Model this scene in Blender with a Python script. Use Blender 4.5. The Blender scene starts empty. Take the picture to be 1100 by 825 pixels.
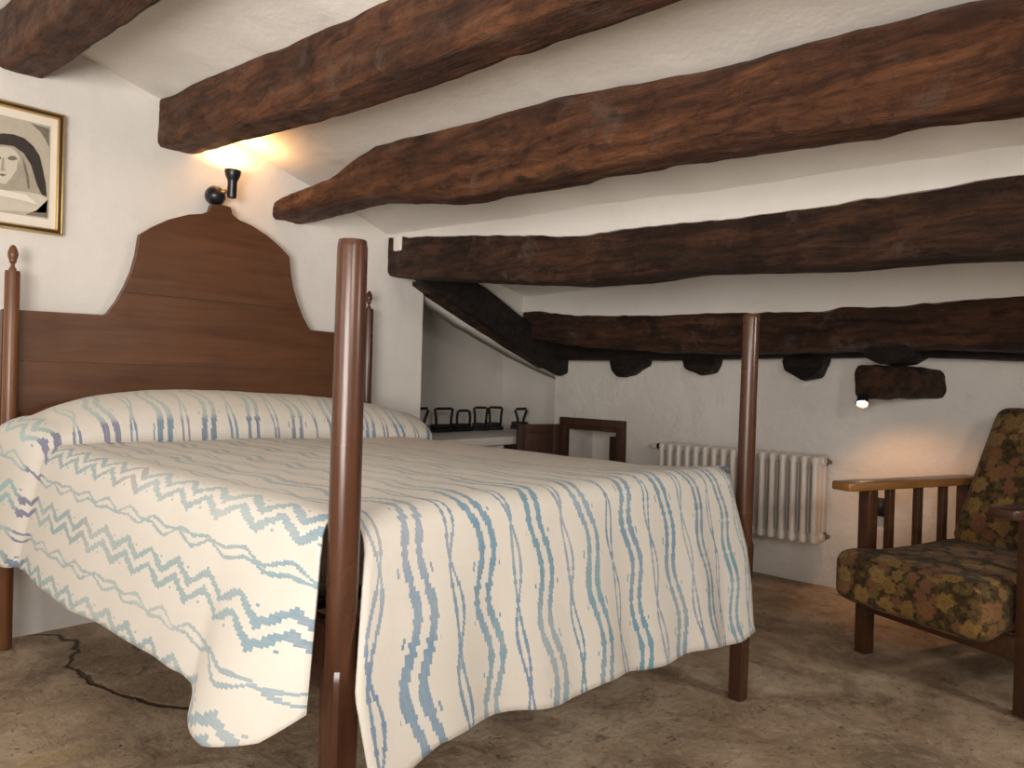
import bpy, bmesh, math, random
from mathutils import Vector, Matrix, noise
random.seed(7)
C = bpy.context.scene.collection
PI = math.pi

# ------------------------------------------------------------------ helpers
def nz(p, s=1.0, seed=0.0):
    return noise.noise(Vector((p[0]*s+seed, p[1]*s-seed*1.7, p[2]*s+seed*.6)))
def fbm(p, s, seed=0.0, o=4):
    v = 0; a = 1
    for i in range(o):
        v += a*nz(p, s, seed+i*11.3); a *= .5; s *= 2.03
    return v
def lerp(a, b, t): return a+(b-a)*t
def sstep(a, b, x):
    t = min(1, max(0, (x-a)/(b-a))); return t*t*(3-2*t)
def interp(tab, x):
    if x <= tab[0][0]: return tab[0][1]
    for (x0, y0), (x1, y1) in zip(tab, tab[1:]):
        if x <= x1: return y0+(y1-y0)*(x-x0)/(x1-x0)
    return tab[-1][1]
def setp(o, label=None, cat=None, group=None, kind=None):
    if label: o['label'] = label
    if cat: o['category'] = cat
    if group: o['group'] = group
    if kind: o['kind'] = kind
    return o
def empty(name, loc=(0,0,0), rz=0, label=None, cat=None, group=None):
    o = bpy.data.objects.new(name, None); C.objects.link(o)
    o.empty_display_size = .05
    o.location = loc; o.rotation_euler = (0,0,rz)
    return setp(o, label, cat, group)
def origin(o):
    p = Vector((0,0,0))
    while o is not None:
        p += Vector(o.location); o = o.parent
    return p
def finish(name, bm, mat, parent=None, smooth=True, angle=None, local=False, recalc=True):
    """link one bmesh as one object. Geometry is given in world space unless local."""
    if recalc: bmesh.ops.recalc_face_normals(bm, faces=bm.faces)
    me = bpy.data.meshes.new(name)
    if parent is not None and not local:
        off = origin(parent)
        bmesh.ops.translate(bm, verts=bm.verts, vec=-off)
    bm.to_mesh(me); bm.free()
    if smooth:
        for p in me.polygons: p.use_smooth = True
        if angle is not None:
            me.set_sharp_from_angle(angle=math.radians(angle))
    me.materials.append(mat)
    o = bpy.data.objects.new(name, me); C.objects.link(o)
    if parent is not None: o.parent = parent
    return o
def join_into(bm, other):
    me = bpy.data.meshes.new('tmp'); other.to_mesh(me); other.free()
    bm.from_mesh(me); bpy.data.meshes.remove(me)
def box_bm(x0, x1, y0, y1, z0, z1, bev=.004, seg=2):
    bm = bmesh.new(); bmesh.ops.create_cube(bm, size=1)
    for v in bm.verts:
        v.co = Vector(((x0+x1)/2+v.co.x*(x1-x0), (y0+y1)/2+v.co.y*(y1-y0), (z0+z1)/2+v.co.z*(z1-z0)))
    if bev > 0:
        bmesh.ops.bevel(bm, geom=bm.edges[:], offset=bev, segments=seg, affect='EDGES', profile=.5)
    return bm
def lathe_bm(prof, centre=(0,0,0), n=24, axis=(0,0,1)):
    """prof: list of (radius, height along axis)"""
    bm = bmesh.new(); rings = []
    for r, h in prof:
        rings.append([bm.verts.new((r*math.cos(2*PI*k/n), r*math.sin(2*PI*k/n), h)) for k in range(n)])
    for a, b in zip(rings, rings[1:]):
        for k in range(n):
            bm.faces.new((a[k], a[(k+1)%n], b[(k+1)%n], b[k]))
    bm.faces.new(list(reversed(rings[0]))); bm.faces.new(rings[-1])
    q = Vector((0,0,1)).rotation_difference(Vector(axis).normalized()).to_matrix().to_4x4()
    bm.transform(Matrix.Translation(Vector(centre)) @ q)
    return bm
def tube_bm(pts, r, n=10, radii=None):
    """tube along a polyline"""
    bm = bmesh.new(); rings = []
    pts = [Vector(p) for p in pts]
    up = None
    for i, p in enumerate(pts):
        d = (pts[min(i+1, len(pts)-1)]-pts[max(i-1, 0)]).normalized()
        if up is None:
            up = Vector((0,0,1)) if abs(d.z) < .9 else Vector((1,0,0))
        a = d.cross(up).normalized(); b = a.cross(d).normalized(); up = b
        rr = radii[i] if radii else r
        rings.append([bm.verts.new(p+a*rr*math.cos(2*PI*k/n)+b*rr*math.sin(2*PI*k/n)) for k in range(n)])
    for a, b in zip(rings, rings[1:]):
        for k in range(n):
            bm.faces.new((a[k], a[(k+1)%n], b[(k+1)%n], b[k]))
    bm.faces.new(list(reversed(rings[0]))); bm.faces.new(rings[-1])
    return bm
def prism_bm(poly, axis, a, b, bev=0.0):
    """extrude a polygon (2D list) along axis: 'x' poly=(y,z), 'y' poly=(x,z), 'z' poly=(x,y)"""
    bm = bmesh.new()
    def mk(p, t):
        if axis == 'x': return (t, p[0], p[1])
        if axis == 'y': return (p[0], t, p[1])
        return (p[0], p[1], t)
    va = [bm.verts.new(mk(p, a)) for p in poly]; vb = [bm.verts.new(mk(p, b)) for p in poly]
    n = len(poly)
    bm.faces.new(va); bm.faces.new(list(reversed(vb)))
    for k in range(n):
        bm.faces.new((va[k], vb[k], vb[(k+1)%n], va[(k+1)%n]))
    bmesh.ops.recalc_face_normals(bm, faces=bm.faces)
    if bev > 0:
        es = [e for e in bm.edges if len(e.link_faces) == 2 and e.calc_face_angle(0) > .6]
        bmesh.ops.bevel(bm, geom=es, offset=bev, segments=2, affect='EDGES', profile=.5)
    return bm
def grid_surf(us, vs, fn, keep=None):
    bm = bmesh.new(); g = {}
    for i, u in enumerate(us):
        for j, v in enumerate(vs):
            g[i, j] = bm.verts.new(fn(u, v))
    for i in range(len(us)-1):
        for j in range(len(vs)-1):
            if keep is None or keep((us[i]+us[i+1])/2, (vs[j]+vs[j+1])/2):
                bm.faces.new((g[i, j], g[i+1, j], g[i+1, j+1], g[i, j+1]))
    lone = [v for v in bm.verts if not v.link_faces]
    bmesh.ops.delete(bm, geom=lone, context='VERTS')
    return bm
def frange(a, b, step):
    n = max(1, int(round(abs(b-a)/step)))
    return [a+(b-a)*i/n for i in range(n+1)]
def cushion_bm(hx, hy, hz, r, cuts=14, puff=.02, seed=0., wrinkle=.003):
    bm = bmesh.new(); bmesh.ops.create_cube(bm, size=2)
    bmesh.ops.subdivide_edges(bm, edges=bm.edges[:], cuts=cuts, use_grid_fill=True)
    for v in bm.verts:
        p = Vector((v.co.x*hx, v.co.y*hy, v.co.z*hz))
        q = Vector((max(-hx+r, min(hx-r, p.x)), max(-hy+r, min(hy-r, p.y)), max(-hz+min(r, hz*.98), min(hz-min(r, hz*.98), p.z))))
        d = p-q
        if d.length > 1e-6: p = q+d.normalized()*min(r, max(abs(d.x), abs(d.y), abs(d.z)))
        a, b = p.x/hx, p.y/hy
        p.z += (1 if v.co.z > 0 else -.4)*abs(v.co.z)*puff*(1-a*a)*(1-b*b)
        p += Vector((1,1,1))*wrinkle*fbm(p, 7, seed)
        v.co = p
    return bm
def box_uv(bm, s=1.0, off=(0,0)):
    uv = bm.loops.layers.uv.new('UVMap')
    bm.normal_update()
    for f in bm.faces:
        n = f.normal; ax = max(range(3), key=lambda k: abs(n[k]))
        for l in f.loops:
            c = l.vert.co
            p = (c.y+c.z*.0+.37, c.z) if ax == 0 else ((c.x, c.z-.41) if ax == 1 else (c.x, c.y))
            l[uv].uv = (p[0]*s+off[0], p[1]*s+off[1])

# ------------------------------------------------------------------ node helpers
class NT:
    def __init__(self, name):
        self.m = bpy.data.materials.new(name); self.m.use_nodes = True
        self.t = self.m.node_tree; self.b = self.t.nodes['Principled BSDF']
    def n(self, typ, **kw):
        nd = self.t.nodes.new(typ)
        for k, v in kw.items(): setattr(nd, k, v)
        return nd
    def set(self, sock, v):
        if isinstance(v, bpy.types.NodeSocket): self.t.links.new(v, sock)
        elif isinstance(v, (tuple, list)) and sock.type == 'RGBA' and len(v) == 3: sock.default_value = (*v, 1)
        else: sock.default_value = v
    def math(self, op, a, b=0.0, c=0.0):
        nd = self.n('ShaderNodeMath', operation=op)
        self.set(nd.inputs[0], a); self.set(nd.inputs[1], b); self.set(nd.inputs[2], c)
        return nd.outputs[0]
    def mix(self, f, a, b, mode='MIX'):
        nd = self.n('ShaderNodeMix', data_type='RGBA', blend_type=mode)
        self.set(nd.inputs['Factor'], f)
        self.set(nd.inputs[6], a); self.set(nd.inputs[7], b)
        return nd.outputs[2]
    def coord(self, kind='Object'):
        return self.n('ShaderNodeTexCoord').outputs[kind]
    def geo(self): return self.n('ShaderNodeNewGeometry').outputs['Position']
    def mapping(self, v, scale=(1,1,1), loc=(0,0,0), rot=(0,0,0)):
        nd = self.n('ShaderNodeMapping'); self.set(nd.inputs[0], v)
        nd.inputs['Scale'].default_value = scale; nd.inputs['Location'].default_value = loc; nd.inputs['Rotation'].default_value = rot
        return nd.outputs[0]
    def noise(self, v, scale, detail=4, rough=.55, dist=0.0, out='Fac'):
        nd = self.n('ShaderNodeTexNoise'); self.set(nd.inputs['Vector'], v)
        nd.inputs['Scale'].default_value = scale; nd.inputs['Detail'].default_value = detail
        nd.inputs['Roughness'].default_value = rough; nd.inputs['Distortion'].default_value = dist
        return nd.outputs[out]
    def ramp(self, f, stops):
        nd = self.n('ShaderNodeValToRGB'); self.set(nd.inputs[0], f)
        cr = nd.color_ramp
        while len(cr.elements) < len(stops): cr.elements.new(.5)
        for e, (p, c) in zip(cr.elements, stops):
            e.position = p; e.color = (*c, 1) if len(c) == 3 else c
        return nd.outputs[0]
    def rng(self, f, a, b, c=0.0, d=1.0):
        nd = self.n('ShaderNodeMapRange'); self.set(nd.inputs[0], f)
        nd.inputs[1].default_value = a; nd.inputs[2].default_value = b; nd.inputs[3].default_value = c; nd.inputs[4].default_value = d
        return nd.outputs[0]
    def bump(self, h, strength=.3, dist=.01, normal=None):
        nd = self.n('ShaderNodeBump'); self.set(nd.inputs['Height'], h)
        nd.inputs['Strength'].default_value = strength; nd.inputs['Distance'].default_value = dist
        if normal is not None: self.t.links.new(normal, nd.inputs['Normal'])
        return nd.outputs[0]
    def out(self, col=None, rough=None, normal=None, spec=None, metal=None, sheen=None):
        if col is not None: self.set(self.b.inputs['Base Color'], col)
        if rough is not None: self.set(self.b.inputs['Roughness'], rough)
        if normal is not None: self.t.links.new(normal, self.b.inputs['Normal'])
        if spec is not None: self.b.inputs['Specular IOR Level'].default_value = spec
        if metal is not None: self.b.inputs['Metallic'].default_value = metal
        if sheen is not None: self.b.inputs['Sheen Weight'].default_value = sheen
        return self.m

def mat_plain(name, col, rough=.5, spec=.5, metal=0, var=.12, sc=30, bump=0.0):
    k = NT(name); p = k.coord()
    f = k.noise(p, sc, 3)
    c = k.mix(f, tuple(x*(1-var) for x in col), tuple(min(1, x*(1+var)) for x in col))
    nrm = k.bump(k.noise(p, sc*2.5, 4), bump, .003) if bump else None
    return k.out(c, rough, nrm, spec, metal)
def mat_emit(name, col, e):
    k = NT(name)
    k.b.inputs['Emission Color'].default_value = (*col, 1); k.b.inputs['Emission Strength'].default_value = e
    return k.out(col, .4)
def mat_plaster(name, col=(.80,.755,.70), bump=.45):
    k = NT(name); p = k.geo()
    big = k.noise(p, 1.7, 4, .6); mid = k.noise(p, 9, 5, .6); fine = k.noise(p, 70, 4, .6)
    c = k.mix(k.rng(big, .3, .7), tuple(x*.93 for x in col), col)
    c = k.mix(k.math('MULTIPLY', k.rng(mid, .56, .75), .25), c, (col[0]*.80, col[1]*.76, col[2]*.70))
    h = k.math('ADD', k.math('MULTIPLY', mid, 1.0), k.math('MULTIPLY', fine, .10))
    return k.out(c, .92, k.bump(h, bump, .03), .15)
def mat_oldwood(name, dark, midc, light, grey=.25):
    """rough hewn timber, grain along Y, with checks, knots and flaked patches"""
    k = NT(name); p = k.geo()
    wv = k.n('ShaderNodeVectorMath', operation='MULTIPLY_ADD'); k.set(wv.inputs[0], k.noise(p, 4.5, 3, .5, 0, 'Color')); wv.inputs[1].default_value = (.05,.05,.05); k.set(wv.inputs[2], p)
    q = wv.outputs[0]
    g = k.noise(k.mapping(q, (16, 1.5, 16)), 1.7, 9, .70, .5)
    g2 = k.noise(k.mapping(q, (55, 3.0, 55)), 1.5, 7, .72, .2)
    pat = k.noise(k.mapping(p, (4.2, 2.4, 4.2)), 1.6, 6, .65, .5)
    chip = k.noise(k.mapping(p, (13, 6.5, 13)), 1.5, 7, .68, .3)
    c = k.ramp(k.rng(g, .30, .70), [(0, dark), (.42, midc), (.8, light), (1, tuple(x*1.25 for x in light))])
    c = k.mix(k.math('MULTIPLY', k.rng(pat, .48, .64), .62), c, tuple(x*.9 for x in dark))
    c = k.mix(k.math('MULTIPLY', k.rng(chip, .53, .63), .5), c, tuple(x*.6 for x in dark))
    c = k.mix(k.math('MULTIPLY', k.rng(k.noise(p, 6.5, 6, .7, .4), .57, .66), grey), c, (.20, .16, .13))
    check = k.rng(g2, .575, .66)
    c = k.mix(k.math('MULTIPLY', check, .7), c, tuple(x*.22 for x in dark))
    vo = k.n('ShaderNodeTexVoronoi'); k.set(vo.inputs['Vector'], k.mapping(q, (4.2, 2.0, 4.2))); vo.inputs['Scale'].default_value = 1.5
    knot = k.rng(vo.outputs['Distance'], .13, .05)
    c = k.mix(k.math('MULTIPLY', knot, .75), c, tuple(x*.3 for x in dark))
    h = k.math('ADD', k.math('MULTIPLY', g, 1.1), k.math('MULTIPLY', g2, .5))
    h = k.math('ADD', h, k.math('MULTIPLY', chip, 1.3))
    h = k.math('ADD', h, k.math('MULTIPLY', k.noise(p, 34, 5, .7), .5))
    h = k.math('SUBTRACT', h, k.math('MULTIPLY', knot, .5))
    return k.out(c, k.rng(chip, .3, .7, .45, .8), k.bump(h, 1.0, .022), .3)
def mat_polwood(name, c0, c1, rough=.32, along='z', sc=1.0, spec=.5, coord='geo'):
    k = NT(name); p = k.geo() if coord == 'geo' else k.coord()
    s = {'x': (1.2, 14, 14), 'y': (14, 1.2, 14), 'z': (14, 14, 1.2)}[along]
    g = k.noise(k.mapping(p, tuple(q*sc for q in s)), 1.8, 7, .62, .8)
    g2 = k.noise(k.mapping(p, tuple(q*sc*4 for q in s)), 1.6, 5, .6, .2)
    blot = k.noise(p, 3.0, 4, .6)
    c = k.mix(k.rng(g, .3, .7), c0, c1)
    c = k.mix(k.math('MULTIPLY', k.rng(g2, .5, .75), .4), c, tuple(x*.5 for x in c0))
    c = k.mix(k.math('MULTIPLY', k.rng(blot, .5, .72), .3), c, tuple(x*.6 for x in c0))
    return k.out(c, k.rng(blot, .3, .7, rough*.8, rough*1.35), k.bump(g2, .12, .003), spec)

M = {}
M['plaster'] = mat_plaster('whitewashed_plaster', (.80,.765,.72), .22)
M['plaster_rough'] = mat_plaster('rough_whitewash', (.77,.73,.685), .7)
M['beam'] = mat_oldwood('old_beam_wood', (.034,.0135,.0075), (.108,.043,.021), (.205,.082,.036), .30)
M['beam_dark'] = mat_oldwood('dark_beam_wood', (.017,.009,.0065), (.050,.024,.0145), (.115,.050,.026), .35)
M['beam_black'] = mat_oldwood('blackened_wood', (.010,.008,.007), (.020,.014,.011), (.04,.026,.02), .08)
M['bedwood'] = mat_polwood('polished_bed_wood', (.050,.0185,.0095), (.092,.036,.018), .26)
M['bedwood_lit'] = mat_polwood('lit_bed_wood', (.125,.048,.019), (.21,.086,.035), .28)  # left head post only: side light's brightness put into the bed wood colour
M['headboard'] = mat_polwood('headboard_wood', (.082,.033,.0145), (.145,.060,.026), .36, 'x', .6, .35)
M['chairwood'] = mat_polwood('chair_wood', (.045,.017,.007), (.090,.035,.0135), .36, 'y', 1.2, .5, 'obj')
M['armwood_lit'] = mat_polwood('lit_armrest_wood', (.22,.095,.028), (.34,.16,.05), .30, 'y', 1.2, .5, 'obj')  # left armrest only: chair wood with the spotlight's brightness painted in
M['cupboard'] = mat_polwood('cupboard_wood', (.045,.017,.009), (.085,.034,.017), .5)
M['iron'] = mat_plain('cast_iron', (.018,.017,.017), .6, .4, .3, .3, 40, .3)
M['black'] = mat_plain('black_enamel', (.012,.012,.014), .3, .5)
M['radiator'] = mat_plain('radiator_enamel', (.74,.68,.62), .38, .5, 0, .05, 20)
M['gold'] = mat_plain('gilt_frame', (.62,.42,.16), .35, .5, .8, .15, 40)
M['frame_dark'] = mat_plain('dark_frame', (.05,.028,.015), .35, .5)
M['mat_board'] = mat_plain('mat_board', (.80,.75,.65), .8, .2, 0, .03)
M['print_paper'] = mat_plain('print_paper', (.50,.45,.36), .8, .2, 0, .15, 60)
M['ink_dark'] = mat_plain('print_ink_dark', (.050,.042,.036), .8, .2, 0, .35, 60)
M['ink_mid'] = mat_plain('print_ink_mid', (.20,.17,.135), .8, .2, 0, .35, 60)
M['ink_pale'] = mat_plain('print_ink_pale', (.62,.57,.47), .8, .2, 0, .10, 50)
M['ink_grey'] = mat_plain('print_ink_grey', (.40,.355,.28), .8, .2, 0, .2, 60)
M['bulb'] = mat_emit('lamp_bulb', (1,.75,.42), 30)
M['mattress'] = mat_plain('mattress_ticking', (.7,.66,.6), .9)
M['plug'] = mat_plain('dull_metal', (.22,.19,.16), .5, .5, .6)
M['brass'] = mat_plain('brass', (.45,.30,.10), .35, .5, .9)

# -------- rough stone/concrete floor with a long crack
def mat_floor():
    k = NT('worn_concrete_floor'); p = k.geo()
    big = k.noise(p, 1.1, 5, .6, .4); mid = k.noise(p, 5.0, 6, .65, .5); fine = k.noise(p, 38, 5, .7); grit = k.noise(p, 140, 3, .6)
    c = k.ramp(k.rng(mid, .30, .72), [(0, (.20,.138,.085)), (.35, (.40,.295,.200)), (.7, (.56,.44,.315)), (1, (.68,.56,.42))])
    c = k.mix(k.math('MULTIPLY', k.rng(big, .46, .62), .5), c, (.33,.225,.135))
    blot = k.noise(p, 2.6, 7, .72, .8)
    c = k.mix(k.math('MULTIPLY', k.rng(blot, .52, .62), .55), c, (.16,.115,.08))
    c = k.mix(k.math('MULTIPLY', k.rng(k.noise(p, 13, 6, .75, .6), .56, .66), .65), c, (.10,.072,.05))
    pit = k.rng(k.noise(p, 62, 4, .65), .62, .70)
    c = k.mix(k.math('MULTIPLY', pit, .7), c, (.055,.038,.027))
    c = k.mix(k.math('MULTIPLY', k.rng(fine, .48, .34), .35), c, (.60,.52,.42))
    sx = k.n('ShaderNodeSeparateXYZ'); k.set(sx.inputs[0], p); X, Y = sx.outputs[0], sx.outputs[1]
    wob = k.math('MULTIPLY', k.math('SUBTRACT', k.noise(p, 9, 4), .5), .10)
    X2 = k.math('ADD', X, wob); Y2 = k.math('SUBTRACT', Y, wob)
    pts = [(.09,.10),(.17,.03),(.19,-.10),(.14,-.22),(.10,-.31),(.105,-.42),(.155,-.70),(.25,-.86),(.45,-1.0)]
    d = None
    for (ax, ay), (bx, by) in zip(pts, pts[1:]):
        L2 = (bx-ax)**2+(by-ay)**2
        px = k.math('SUBTRACT', X2, ax); py = k.math('SUBTRACT', Y2, ay)
        t = k.math('DIVIDE', k.math('ADD', k.math('MULTIPLY', px, bx-ax), k.math('MULTIPLY', py, by-ay)), L2)
        t = k.math('MINIMUM', k.math('MAXIMUM', t, 0.0), 1.0)
        qx = k.math('SUBTRACT', px, k.math('MULTIPLY', t, bx-ax)); qy = k.math('SUBTRACT', py, k.math('MULTIPLY', t, by-ay))
        dd = k.math('SQRT', k.math('ADD', k.math('MULTIPLY', qx, qx), k.math('MULTIPLY', qy, qy)))
        d = dd if d is None else k.math('MINIMUM', d, dd)
    crack = k.rng(d, .004, .011, 1, 0)
    c = k.mix(k.math('MULTIPLY', crack, .8), c, (.03,.02,.014))
    # pale repair patch set in the floor
    ex = k.math('DIVIDE', k.math('ADD', X2, .10), .085); ey = k.math('DIVIDE', k.math('ADD', Y2, .87), .035)
    # rotate a little by mixing the axes
    e = k.math('ADD', k.math('POWER', k.math('ABSOLUTE', ex), 2), k.math('POWER', k.math('ABSOLUTE', k.math('ADD', ey, k.math('MULTIPLY', ex, .9))), 2))
    c = k.mix(k.math('MULTIPLY', k.rng(e, 1.05, .85), .75), c, (.42,.31,.17))
    h = k.math('ADD', k.math('MULTIPLY', mid, .9), k.math('ADD', k.math('MULTIPLY', fine, .55), k.math('MULTIPLY', grit, .12)))
    h = k.math('SUBTRACT', h, k.math('ADD', k.math('MULTIPLY', crack, .8), k.math('MULTIPLY', pit, .4)))
    return k.out(c, k.rng(mid, .3, .7, .62, .85), k.bump(h, .8, .014), .3)
M['floor'] = mat_floor()

# -------- ikat cotton of the bedspread (UV in metres: u across, v along the stripes)
def mat_ikat():
    k = NT('ikat_cotton')
    sx = k.n('ShaderNodeSeparateXYZ'); k.set(sx.inputs[0], k.coord('UV')); u, v = sx.outputs[0], sx.outputs[1]
    Pp = .080
    def comb(a, b, c=0.0):
        nd = k.n('ShaderNodeCombineXYZ'); k.set(nd.inputs[0], a); k.set(nd.inputs[1], b); k.set(nd.inputs[2], c); return nd.outputs[0]
    t = k.math('DIVIDE', u, Pp); idf = k.math('FLOOR', t)
    du = k.math('MULTIPLY', k.math('SUBTRACT', k.math('SUBTRACT', t, idf), .5), Pp)
    par = k.math('FLOORED_MODULO', idf, 2.0)
    wn = k.n('ShaderNodeTexWhiteNoise', noise_dimensions='1D'); k.set(wn.inputs['W'], idf); r = wn.outputs['Value']
    vq = k.math('MULTIPLY', k.math('FLOOR', k.math('DIVIDE', v, .0085)), .0085)
    left = k.rng(u, -.005, .005, 1, 0)                     # the side drop carries tight zigzags, the rest slow waves
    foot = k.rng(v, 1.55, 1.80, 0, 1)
    freq = k.math('ADD', k.math('ADD', 4.3, k.math('MULTIPLY', r, 1.2)), k.math('MULTIPLY', left, 3.4))
    drift = k.math('MULTIPLY', k.math('SUBTRACT', k.noise(comb(k.math('MULTIPLY', idf, 3.7), k.math('MULTIPLY', vq, 4.0)), 1.0, 2), .5), .045)
    phase = k.math('ADD', k.math('MULTIPLY', vq, freq), k.math('MULTIPLY', r, 3.0))
    tri = k.math('SUBTRACT', k.math('MULTIPLY', k.math('PINGPONG', phase, .5), 4.0), 1.0)
    sn = k.math('SINE', k.math('MULTIPLY', phase, 2*PI))
    wave = k.math('ADD', k.math('MULTIPLY', tri, left), k.math('MULTIPLY', sn, k.math('SUBTRACT', 1.0, left)))
    wig = k.math('ADD', k.math('MULTIPLY', wave, k.math('ADD', .0125, k.math('MULTIPLY', left, .0025))), k.math('MULTIPLY', drift, k.math('SUBTRACT', .6, k.math('MULTIPLY', left, .5))))
    wn2 = k.n('ShaderNodeTexWhiteNoise', noise_dimensions='2D'); k.set(wn2.inputs['Vector'], comb(k.math('MULTIPLY', idf, 7.0), k.math('MULTIPLY', vq, 117.6)))
    jit = k.math('MULTIPLY', k.math('SUBTRACT', wn2.outputs['Value'], .5), .0055)
    thick = k.math('ADD', k.math('ADD', .0078, k.math('MULTIPLY', k.math('SUBTRACT', k.noise(comb(k.math('MULTIPLY', idf, 5.1), k.math('MULTIPLY', vq, 6.0)), 1.0, 2), .5), .006)), jit)
    e = k.math('ABSOLUTE', k.math('SUBTRACT', du, wig))
    dbl = k.math('LESS_THAN', k.math('ABSOLUTE', k.math('SUBTRACT', e, .0155)), thick)
    dots = k.math('MULTIPLY', k.math('LESS_THAN', k.math('ABSOLUTE', k.math('SUBTRACT', e, .0345)), .0022),
                  k.math('LESS_THAN', k.math('FRACT', k.math('ADD', k.math('MULTIPLY', phase, 2.0), .25)), .12))
    dbl = k.math('MAXIMUM', dbl, dots)
    w2 = k.math('MULTIPLY', wig, .45)
    lens = k.math('MULTIPLY', k.math('ABSOLUTE', k.math('SINE', k.math('MULTIPLY', k.math('ADD', vq, r), PI*6.5))), .0095)
    e2 = k.math('ABSOLUTE', k.math('SUBTRACT', du, w2))
    chain = k.math('LESS_THAN', k.math('ABSOLUTE', k.math('SUBTRACT', e2, lens)), k.math('ADD', .0033, k.math('MULTIPLY', jit, .5)))
    m = k.math('ADD', k.math('MULTIPLY', dbl, par), k.math('MULTIPLY', chain, k.math('SUBTRACT', 1.0, par)))
    # dye strength: uneven along each stripe, palest on the top of the bed
    fade = k.rng(k.noise(comb(k.math('MULTIPLY', idf, 2.9), k.math('MULTIPLY', v, 3.0)), 1.0, 3), .30, .56, .58, 1.0)
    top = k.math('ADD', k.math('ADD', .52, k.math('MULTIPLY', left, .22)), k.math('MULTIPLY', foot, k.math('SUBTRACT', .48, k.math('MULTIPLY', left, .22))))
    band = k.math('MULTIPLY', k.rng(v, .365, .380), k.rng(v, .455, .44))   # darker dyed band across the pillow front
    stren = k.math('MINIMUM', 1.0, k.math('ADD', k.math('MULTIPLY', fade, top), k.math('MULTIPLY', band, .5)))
    stren = k.math('MULTIPLY', stren, k.rng(k.noise(comb(k.math('MULTIPLY', u, 320.0), k.math('MULTIPLY', v, 40.0)), 1.0, 2), .2, .8, .75, 1.0))
    hue = k.rng(k.noise(comb(k.math('MULTIPLY', idf, 4.3), k.math('MULTIPLY', v, 2.2), 5.0), 1.0, 2), .35, .65)
    ink = k.mix(hue, (.030,.225,.340), (.070,.175,.335))
    ink = k.mix(k.math('MULTIPLY', k.math('SUBTRACT', 1.0, foot), .75), ink, (.085,.27,.32))
    pil = k.rng(v, .36, .33)
    ink = k.mix(pil, ink, (.10,.40,.46))
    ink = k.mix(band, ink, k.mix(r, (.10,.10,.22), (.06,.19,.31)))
    ink = k.mix(k.rng(k.noise(comb(k.math('MULTIPLY', idf, 6.3), k.math('MULTIPLY', v, 3.1), 9.0), 1.0, 2), .63, .72), ink, (.26,.215,.25))
    cream = k.mix(k.noise(comb(k.math('MULTIPLY', u, 6.0), k.math('MULTIPLY', v, 6.0)), 1.0, 3), (.635,.595,.53), (.70,.665,.605))
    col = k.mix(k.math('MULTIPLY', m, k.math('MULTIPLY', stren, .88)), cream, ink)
    wv = k.math('ADD', k.math('SINE', k.math('MULTIPLY', u, 2600.0)), k.math('SINE', k.math('MULTIPLY', v, 2600.0)))
    slub = k.noise(comb(k.math('MULTIPLY', u, 500.0), k.math('MULTIPLY', v, 60.0)), 1.0, 3)
    cre = k.noise(comb(k.math('MULTIPLY', u, 9.0), k.math('MULTIPLY', v, 9.0)), 1.0, 5, .6)
    h = k.math('ADD', k.math('MULTIPLY', wv, .03), k.math('ADD', k.math('MULTIPLY', slub, .2), k.math('MULTIPLY', cre, 1.4)))
    return k.out(col, .9, k.bump(h, .30, .012), .15, None, .1)
M['ikat'] = mat_ikat()

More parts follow.
